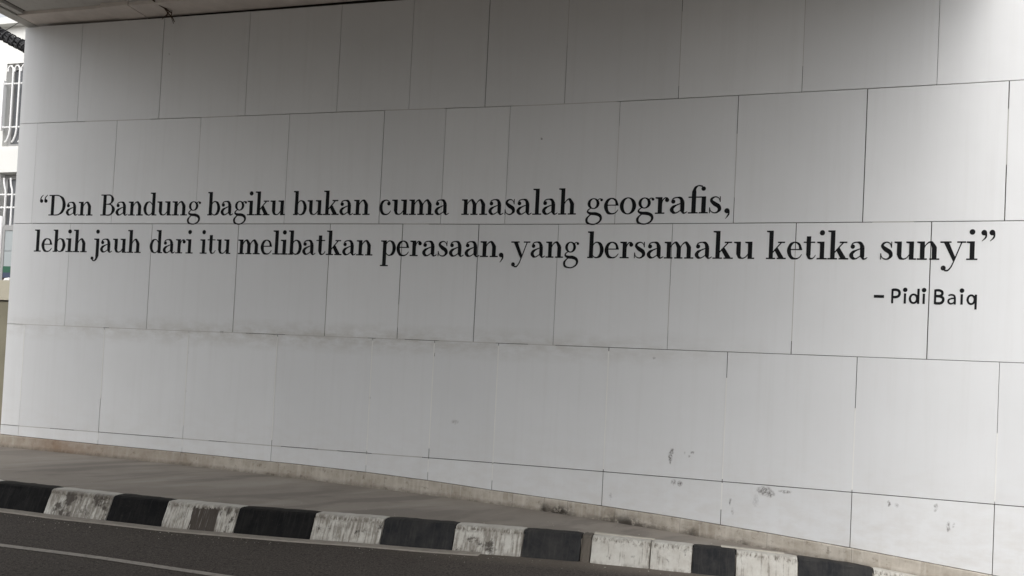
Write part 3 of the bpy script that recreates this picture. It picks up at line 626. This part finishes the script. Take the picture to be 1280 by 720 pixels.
G = {
 'l': (.58, [stem(.17, 0, ASC), foots(0, .58), flag(0, .2, ASC)]),
 'i': (.58, [stem(.17), foots(0, .58), flag(0, .2), ball(.28, 1.50, .15)]),
 'k': (1.18, [stem(.16, 0, ASC), foots(0, .55), flag(0, .2, ASC), stroke([(.37, .36), (.63, .66), (.90, .96)], .07), foots(.68, 1.10, 1-HL), poly((.47, .54), (.64, .71), (1.10, .0), (.78, .0)), foots(.64, 1.18)]),
 'h': (1.14, [stem(.15, 0, ASC), foots(0, .52), flag(0, .2, ASC), arch(.39, .36), stem(.75, 0, .70), foots(.62, 1.14)]),
 'n': (1.20, [stem(.16), foots(0, .54), flag(0, .2), arch(.40, .40), stem(.80, 0, .70), foots(.67, 1.20)]),
 'm': (1.78, [stem(.15), foots(0, .51), flag(0, .2), arch(.39, .36), stem(.75, 0, .70), foots(.62, 1.11), arch(.99, .36), stem(1.35, 0, .70), foots(1.22, 1.76)]),
 'u': (1.20, [stem(.15, .26, 1), flag(0, .2), stroke([(.27, .33), (.33, .12), (.50, .04), (.68, .10), (.84, .30)], [ST, .18, .08, .06, .05]), stem(.81), flag(.64, .85), foots(1.0, 1.19)]),
 'a': (1.04, [ball(.20, .72, .125), stroke([(.12, .76), (.2, .90), (.42, .965), (.64, .9), (.74, .66)], [.05, .07, .07, .17, ST]), rect(.62, .86, .16, .68), stroke([(.74, .20), (.80, .055), (.90, .04), (1.03, .12)], [ST, .13, .07, .04]),
              stroke([(.66, .61), (.42, .52), (.2, .39), (.13, .23), (.22, .08), (.40, .05), (.64, .20)], [.05, .08, .17, .23, .17, .07, .05])]),
 'e': (.94, [stroke([(.88, .28), (.74, .10), (.52, .03), (.26, .12), (.13, .48), (.22, .82), (.47, .965), (.72, .84), (.81, .56)], [.04, .06, .09, .18, .24, .17, .07, .13, .17]), rect(.16, .90, .52, .585)]),
 'c': (.90, [stroke([(.86, .28), (.72, .10), (.51, .03), (.26, .12), (.13, .48), (.22, .82), (.47, .965), (.68, .90), (.78, .76)], [.04, .06, .09, .18, .24, .17, .07, .07, .06]), ball(.70, .74, .125)]),
 'o': (.99, [ring(.495, .5, .495, .52, .235, .065)]),
 's': (.76, [stroke([(.64, .68), (.57, .88), (.38, .965), (.18, .87), (.16, .72), (.35, .55), (.55, .42), (.62, .24), (.50, .07), (.32, .03), (.13, .13), (.06, .34)], [.04, .05, .07, .13, .18, .24, .24, .20, .10, .07, .05, .04]), rect(.62, .67, .66, .99), rect(.035, .085, .01, .35)]),
 'r': (.82, [stem(.16), foots(0, .56), flag(0, .2), stroke([(.38, .62), (.45, .84), (.58, .95), (.72, .93)], [.05, .06, .07, .09]), ball(.69, .82, .125)]),
 'b': (1.06, [stem(.13, 0, ASC), flag(0, .2, ASC), stroke(*BOWL), poly((.02, 0), (.2, 0), (.2, HL), (.02, HL))]),
 'd': (1.09, [stem(.70, 0, ASC), flag(.54, .75, ASC), stroke([(1.06-x, y) for x, y in BOWL[0]], BOWL[1]), foots(.92, 1.09)]),
 'p': (1.08, [stem(.15, -.68, 1), flag(0, .2), foots(0, .56, -.68), stroke([(x+.03, y) for x, y in BOWL[0]], BOWL[1])]),
 'g': (1.06, [ring(.46, .66, .37, .335, .185, .065), stroke([(.70, .84), (.80, .94), (.92, .95)], [.06, .055, .06]), ball(.95, .88, .085),
              stroke([(.30, .38), (.15, .27), (.13, .14), (.32, .055), (.62, .035), (.86, -.06), (.95, -.24), (.86, -.45), (.60, -.59), (.34, -.59), (.12, -.50), (.07, -.30), (.18, -.12), (.34, -.0)], [.05, .08, .12, .18, .20, .19, .15, .10, .08, .09, .14, .15, .09, .05])]),
 'j': (.72, [stem(.40, -.28, 1), flag(.22, .44), ball(.50, 1.50, .15), stroke([(.52, -.22), (.46, -.46), (.30, -.60), (.14, -.54)], [ST, .15, .08, .10]), ball(.12, -.42, .12)]),
 't': (.74, [stem(.17, .24, 1.30), rect(.0, .66, .93, 1.0), stroke([(.29, .30), (.34, .09), (.48, .04), (.62, .11), (.70, .25)], [ST, .16, .08, .05, .04])]),
 'y': (1.34, [poly((.15, 1), (.43, 1), (.82, .10), (.70, -.09)), stroke([(1.13, .97), (.93, .45), (.72, -.10), (.58, -.40), (.42, -.57), (.24, -.56)], [.07, .065, .065, .07, .09, .10]), ball(.19, -.44, .135), rect(0, .58, 1-HL, 1), rect(.88, 1.34, 1-HL, 1)]),
 'F': (1.14, [stem(.19, 0, 1.30), foots(0, .56), stroke([(.31, 1.24), (.37, 1.50), (.56, 1.64), (.80, 1.59)], [ST, .15, .07, .09]), ball(.85, 1.46, .13), rect(0, .86, .93, 1.0), stem(.76), foots(.62, 1.14)]),
 ',': (.36, [ball(.17, .14, .15), stroke([(.25, .14), (.27, -.06), (.10, -.32)], [.14, .09, .03])]),
 'Q': (.70, [ball(.15, 1.07, .135), stroke([(.07, 1.05), (.10, 1.32), (.28, 1.52)], [.13, .08, .04]), ball(.51, 1.07, .135), stroke([(.43, 1.05), (.46, 1.32), (.64, 1.52)], [.13, .08, .04])]),
 'q': (.78, [ball(.15, 1.46, .15), stroke([(.24, 1.46), (.25, 1.22), (.04, 1.0)], [.13, .09, .03]), ball(.58, 1.46, .15), stroke([(.67, 1.46), (.68, 1.22), (.47, 1.0)], [.13, .09, .03])]),
 'D': (1.44, [stem(.19, 0, 1.52, .26), foots(0, .5), foots(0, .5, 1.52-HL), stroke([(.42, 1.485), (.85, 1.45), (1.18, 1.2), (1.30, .76), (1.18, .32), (.85, .07), (.42, .035)], [.07, .09, .21, .27, .21, .09, .07])]),
 'B': (1.22, [stem(.19, 0, 1.52, .26), foots(0, .5), foots(0, .5, 1.52-HL), stroke([(.42, 1.485), (.80, 1.45), (.97, 1.16), (.80, .87), (.42, .81)], [.07, .10, .23, .09, .06]), stroke([(.42, .81), (.84, .78), (1.07, .43), (.84, .07), (.42, .035)], [.06, .09, .26, .10, .07])]),
}
T = .29
SG = {
 'P': (.94, [rect(0, .21, 0, 1.45), stroke([(.1, 1.36), (.50, 1.36), (.76, 1.24), (.83, 1.0), (.74, .76), (.48, .64), (.1, .64)], T*.9)]),
 'i': (.5, [rect(.13, .35, 0, 1.02), ball(.24, 1.37, .225)]),
 'd': (1.02, [ring(.46, .5, .46, .52, .225, .19), rect(.80, 1.02, 0, 1.50)]),
 'B': (1.05, [rect(0, .21, 0, 1.45), stroke([(.1, 1.36), (.50, 1.36), (.76, 1.22), (.76, .96), (.52, .80), (.1, .79)], T*.85), stroke([(.1, .79), (.56, .78), (.86, .60), (.86, .30), (.62, .10), (.1, .09)], T*.9)]),
 'a': (.90, [stroke([(.10, .86), (.32, .94), (.60, .90), (.72, .66), (.73, 0)], [.14, .17, .18, .20, .20]), stroke([(.70, .60), (.42, .58), (.16, .46), (.12, .24), (.28, .08), (.50, .10), (.72, .26)], [.14, .15, .18, .19, .18, .15, .13])]),
 'q': (1.02, [ring(.46, .5, .46, .52, .225, .19), rect(.80, 1.02, -.45, 1.0)]),
 '-': (1.0, [rect(0, 1.0, .53, .82)]),
}
glyph_mesh = {}
def glyph(table, ch, xs, ys):
    key = (id(table), ch, round(xs, 4), round(ys, 5))
    if key in glyph_mesh: return glyph_mesh[key]
    b = MB()
    for k, (kind, pts) in enumerate(table[ch][1]):
        h = .0022 + k*.00012; base = -.0016
        f = lambda p, z: Vector((p[0]*xs, -z, p[1]*ys))
        if kind == 'P':
            area = sum(p[0]*q[1]-q[0]*p[1] for p, q in zip(pts, pts[1:]+pts[:1]))
            if area < 0: pts = pts[::-1]
            b.face([f(p, h) for p in pts])
            for p, q in zip(pts, pts[1:]+pts[:1]): b.quad(f(p, base), f(q, base), f(q, h), f(p, h))
        else:
            for (l0, r0), (l1, r1) in zip(pts, pts[1:]):
                b.quad(f(r0, h), f(r1, h), f(l1, h), f(l0, h))
                b.quad(f(r0, base), f(r1, base), f(r1, h), f(r0, h)); b.quad(f(l1, base), f(l0, base), f(l0, h), f(l1, h))
    glyph_mesh[key] = b.mesh('letter', M_INK); return glyph_mesh[key]
XH = .134*H*M                       # x-height in metres
def put(table, ch, s, w, c, parent, xh):
    """set one letter with its left edge at s (units) and width w (units), baseline at course level c"""
    p, d, n = wxy(s+w/2); q, _, _ = wxy(s)
    me = glyph(table, ch, w*M/table[ch][0], xh)
    o = bpy.data.objects.new('letter', me); COL.objects.link(o)
    o.parent = parent; dd = d
    o.matrix_world = Matrix(((dd.x, -n.x, 0, 0), (dd.y, -n.y, 0, 0), (0, 0, 1, 0), (0, 0, 0, 1)))
    mw = Matrix.Translation(Vector((p.x*M, p.y*M, cz(c))) - Vector((dd.x, dd.y, 0))*(w*M/2)) @ Matrix(((dd.x, -n.x, 0, 0), (dd.y, -n.y, 0, 0), (0, 0, 1, 0), (0, 0, 0, 1)))
    o.matrix_parent_inverse = Matrix.Identity(4); o.matrix_basis = Matrix.Translation(-Vector(parent.location)) @ mw
    return o
PAIR = {'a': .0}
def word(txt, s0, s1, c, parent, table=G, xh=XH):
    gap = .035
    nat = sum(table[ch][0] for ch in txt) + gap*(len(txt)-1)
    k = (s1-s0)/nat; s = s0
    for ch in txt:
        w = table[ch][0]*k; put(table, ch, s, w, c, parent, xh); s += w + gap*k
def quote_thing(name, label, s, c):
    return empty(name, W(s, .0, c), label, 'lettering')
L1 = quote_thing('painted_quotation', 'long quotation in black serif letters, two lines across the white wall', .6, 1.9)
bpy.context.view_layer.update()
C1, C2, C3 = 2.0785, 1.7215, 1.4005
for t, a, e, c in (('Q', -3.907, -3.80, C1), ('Dan', -3.787, -3.236, C1), ('Bandung', -3.138, -1.94, C1), ('bagiku', -1.866, -.992, C1), ('bukan', -.908, -.098, C1), ('cuma', -.004, .692, C1), ('masalah', .811, 1.879, C1), ('geograFs', 1.967, 3.131, C1), (',', 3.148, 3.200, C1),
                   ('lebih', -3.945, -3.280, C2), ('jauh', -3.225, -2.621, C2), ('dari', -2.518, -2.008, C2), ('itu', -1.925, -1.575, C2), ('melibatkan', -1.492, -.048, C2), ('perasaan', .035, 1.178, C2), (',', 1.186, 1.236, C2), ('yang', 1.300, 1.925, C2), ('bersamaku', 1.996, 3.409, C2), ('ketika', 3.500, 4.274, C2), ('sunyi', 4.362, 5.053, C2), ('q', 5.074, 5.174, C2)):
    word(t, a, e, c, L1)
L2 = quote_thing('painted_attribution', 'small black sans-serif name with round dots below the end of the quotation', 4.7, 1.45)
bpy.context.view_layer.update()
XS = .0735*H*M
k = (5.058-4.459)/(808-178)
for ch, a, e in (('P', 178, 248), ('i', 263, 301), ('d', 310, 390), ('i', 404, 442), ('B', 498, 578), ('a', 595, 664), ('i', 682, 720), ('q', 735, 810)):
    put(SG, ch, 4.459+(a-178)*k, (e-a)*k, C3, L2, XS)
put(SG, '-', 4.332, .074, C3+.0, L2, XS)

# ------------------------------------------------------------------ beyond the wall's left end
def zc(z): return EYE + M*z         # height given in units above the eye
NB = -1.0
bw = empty('boundary_wall', P(-7, NB, rz(-6)), 'low mossy beige boundary wall with pale coping, left of the white wall', 'wall')
bpy.context.view_layer.update()
b = MB(); box(b, -12, -5.0, NB-.16, NB, rz(-6)-.1, zc(.583)-.014); b.build('wall_body', M_BWALL, bw)
for k in range(6):
    b = MB(); box(b, -12+k*1.17, -12+k*1.17+1.16, NB-.2, NB+.03, zc(.583)+.012, zc(.835)); b.build('coping_stone', M_BWALL2, bw)
b = MB(); box(b, -11.99, -5.01, NB-.14, NB-.02, zc(.583)-.014, zc(.583)+.012); b.build('mortar_joint', M_CORE, bw)
b = MB(); random.seed(3)
cpt = P(-5.42, NB-.06, zc(.835))
for k in range(7):
    a0 = 2*math.pi*k/7; r = .055+random.uniform(-.015, .015); a1 = 2*math.pi*(k+1)/7
    p0 = cpt+Vector((math.cos(a0)*.07, math.sin(a0)*.07, 0)); p1 = cpt+Vector((math.cos(a1)*.07, math.sin(a1)*.07, 0)); t = cpt+Vector((.01, 0, .055))
    m0 = (p0+t)/2+Vector((math.cos(a0)*.02, math.sin(a0)*.02, .012)); m1 = (p1+t)/2+Vector((math.cos(a1)*.02, math.sin(a1)*.02, .012))
    b.quad(p0, p1, m1, m0); b.tri(m0, m1, t)
tag(b.build('cement_lump', M_BAR, weld=True), 'small white lump lying on top of the beige boundary wall', 'rubble')

NF = -3.0
hs_ = empty('white_house', P(-8, NF-2, rz(-6)), 'white rendered house with curled white window grilles behind the wall end', 'house')
bpy.context.view_layer.update()
cols = [-10.2, -7.83, -5.4]        # left edges of the window columns
WZ = [(3.141, 4.441), (1.87, 2.715)]
WW = 1.25
# facade built round the openings
b = MB()
sedge = [-13.0]
for c in cols: sedge += [c, c+WW]
sedge += [-3.2]
zedge = [(-1.4)] + [1.87, 2.715, 3.141, 4.441] + [5.02]
for i in range(len(sedge)-1):
    for j in range(len(zedge)-1):
        if i % 2 == 1 and j in (1, 3): continue
        s0, s1, z0, z1 = sedge[i], sedge[i+1], zc(zedge[j]), zc(zedge[j+1])
        b.quad(P(s0, NF, z0), P(s1, NF, z0), P(s1, NF, z1), P(s0, NF, z1))
for c in cols:
    for z0, z1 in WZ:
        z0, z1 = zc(z0), zc(z1); e = c+WW; n1 = NF-.14
        b.quad(P(c, NF, z0), P(c, NF, z1), P(c, n1, z1), P(c, n1, z0)); b.quad(P(e, NF, z1), P(e, NF, z0), P(e, n1, z0), P(e, n1, z1))
        b.quad(P(c, NF, z1), P(e, NF, z1), P(e, n1, z1), P(c, n1, z1)); b.quad(P(c, NF, z0), P(c, n1, z0), P(e, n1, z0), P(e, NF, z0))
for (s0, n0), (s1, n1) in (((-13, NF-6), (-13, NF)), ((-3.2, NF), (-3.2, NF-6)), ((-3.2, NF-6), (-13, NF-6))):
    b.quad(P(s0, n0, zc(-1.4)), P(s1, n1, zc(-1.4)), P(s1, n1, zc(5.02)), P(s0, n0, zc(5.02)))
b.build('facade', M_WWALL, hs_)
b = MB(); box(b, -13.1, -3.1, NF-6.1, NF+.12, zc(5.02), zc(5.12)); b.build('roof_slab', M_WWALL, hs_)
b = MB(); box(b, -13.0, -3.2, NF+.0015, NF+.05, zc(2.72), zc(3.085)); b.build('storey_band', M_WWALL, hs_)
barmesh = {}
def grille(c, z0, z1, kind):
    rt = None
    fr = MB(); s0, s1 = c+.06, c+WW
    for a in ((c+.0+.002, c+.06, z0+.003, z1-.003), (c+WW-.06, c+WW-.002, z0+.003, z1-.003), (c+.06, c+WW-.06, z1-.07, z1-.003), (c+.06, c+WW-.06, z0+.003, z0+.06), (c+.6, c+.66, z0+.06, z1-.07)):
        box(fr, a[0], a[1], NF-.13, NF-.09, zc(a[2]), zc(a[3]))
    f = fr.build('window_frame', M_TRIM, hs_)
    p = MB(); p.quad(P(c+.05, NF-.12, zc(z0)), P(c+WW-.05, NF-.12, zc(z0)), P(c+WW-.05, NF-.12, zc(z1)), P(c+.05, NF-.12, zc(z1)))
    o = p.build('pane', M_GLASS, f)
    nn = NF+.03; rr = .0165
    hz = (4.109, 3.428) if kind == 'u' else (2.375, 2.175)
    gr = MB(); box(gr, c+.004, c+.02, nn-.03, nn+.03, zc(min(hz)-.05), zc(max(hz)+.05)); gro = gr.build('window_grille', M_BAR, hs_)
    for z in hz:
        gr = MB(); gr.tube([P(c+.02, nn, zc(z)), P(c+WW-.02, nn, zc(z))], rr, 6); gr.build('rail', M_BAR, gro, smooth=True)
    n = 9 if kind == 'u' else 9
    for k in range(n):
        x = c+.185 + k*.128
        if kind == 'u':
            pts = [(-.10, 4.29), (-.10, 4.34), (-.07, 4.38), (-.035, 4.38), (-.005, 4.34), (0, 4.28), (0, 3.8), (0, 3.38), (-.012, 3.30), (-.045, 3.22), (-.08, 3.185)]
        else:
            pts = [(-.045, 2.63), (-.045, 2.58), (-.03, 2.51), (-.008, 2.45), (0, 2.40), (0, 2.1), (0, 1.89)]
        t = MB(); t.tube([P(x+a, nn+.02, zc(z)) for a, z in pts], rr, 6)
        t.build('bar', M_BAR, gro, smooth=True)
for c in cols:
    grille(c, *WZ[0], 'u'); grille(c-.22 if False else c, *WZ[1], 'l')
# pale board with green and blue bands standing in front of the house
nb = -2.55
bd = empty('banded_board', P(-7.1, nb, rz(-6)), 'pale board with green and blue bands near its foot, behind the boundary wall', 'board')
bpy.context.view_layer.update()
def cvt(z): return zc(z)
b = MB(); box(b, -7.16, -6.0, nb-.05, nb, cvt(1.44), cvt(1.74)); b.build('upper_sheet', M_BOARD, bd)
b = MB(); box(b, -7.16, -6.0, nb-.05, nb, cvt(1.21), cvt(1.432)); b.build('lower_sheet', M_BOARD, bd)
b = MB(); box(b, -7.16, -6.0, nb-.05, nb+.004, cvt(1.118), cvt(1.21)); b.build('green_band', M_GREEN, bd)
b = MB(); box(b, -7.16, -6.0, nb-.05, nb+.002, cvt(1.04), cvt(1.118)); b.build('blue_band', M_BLUE, bd)
b = MB(); box(b, -7.16, -6.0, nb-.05, nb, rz(-6)-.02, cvt(1.04)); b.build('foot_panel', M_BROWN, bd)
b = MB(); box(b, -7.20, -7.16, nb-.06, nb+.01, rz(-6)-.02, cvt(1.80)); b.build('frame_post', M_TRIM, bd)
b = MB(); box(b, -7.16, -5.94, nb-.06, nb+.01, cvt(1.74), cvt(1.80)); b.build('frame_rail', M_TRIM, bd)
b = MB(); b.tube([P(-7.245, nb, rz(-6)-.02), P(-7.245, nb, cvt(1.0)), P(-7.245, nb, cvt(1.95))], .035, 10)
dp = tag(b.build('water_pipe', M_BAR, smooth=True), 'thin white upright pipe beside the banded board', 'pipe')
# black cable bundle crossing behind the wall's top corner
NC = -1.5; random.seed(11)
A = P(-7.4, NC, zc(4.83)); Bq = P(-5.2, NC, zc(3.70))
cb = empty('cable_bundle', (A+Bq)/2, 'thick knobbly black cable bundle sloping behind the top corner of the wall', 'cable')
bpy.context.view_layer.update()
ax = (Bq-A); u1 = ax.normalized(); u2 = u1.orthogonal().normalized(); u3 = u1.cross(u2)
for k in range(9):
    ph = 2*math.pi*k/8; rad = .055 if k < 8 else 0; t = MB(); pts = []
    for i in range(60):
        f = i/59; sag = -.10*math.sin(math.pi*f); an = ph + f*14 + .3*math.sin(f*23+k)
        r = rad*(1+.16*math.sin(f*41+k*2)+random.uniform(-.08, .08))
        pts.append(A+ax*f + (u2*math.cos(an)+u3*math.sin(an))*r + Vector((0, 0, sag)))
    t.tube(pts, .022, 6, lambda i: .024*(1+random.uniform(-.2, .35))); t.build('cable', M_CABLE, cb, smooth=True)
for k in range(26):
    f = (k+.5)/26; c = A+ax*f+Vector((0, 0, -.10*math.sin(math.pi*f))); t = MB()
    ring_ = [c + (u2*math.cos(a)+u3*math.sin(a))*(.082+random.uniform(0, .018)) + u1*random.uniform(-.012, .012) for a in [2*math.pi*j/10 for j in range(11)]]
    ring_[-1] = ring_[0]; t.tube(ring_, .013, 5); t.build('cable_tie', M_CABLE, cb, smooth=True)
b = MB(); a0 = P(-6.2, NC+.1, zc(4.13)); b0 = P(-5.6, NC+.1, zc(4.42))
b.tube([a0+(b0-a0)*t+Vector((0, 0, -.03*math.sin(math.pi*t))) for t in [i/8 for i in range(9)]], .006, 5)
tag(b.build('thin_wire', M_CABLE), 'thin dark wire rising from the cable bundle to the deck corner', 'wire')
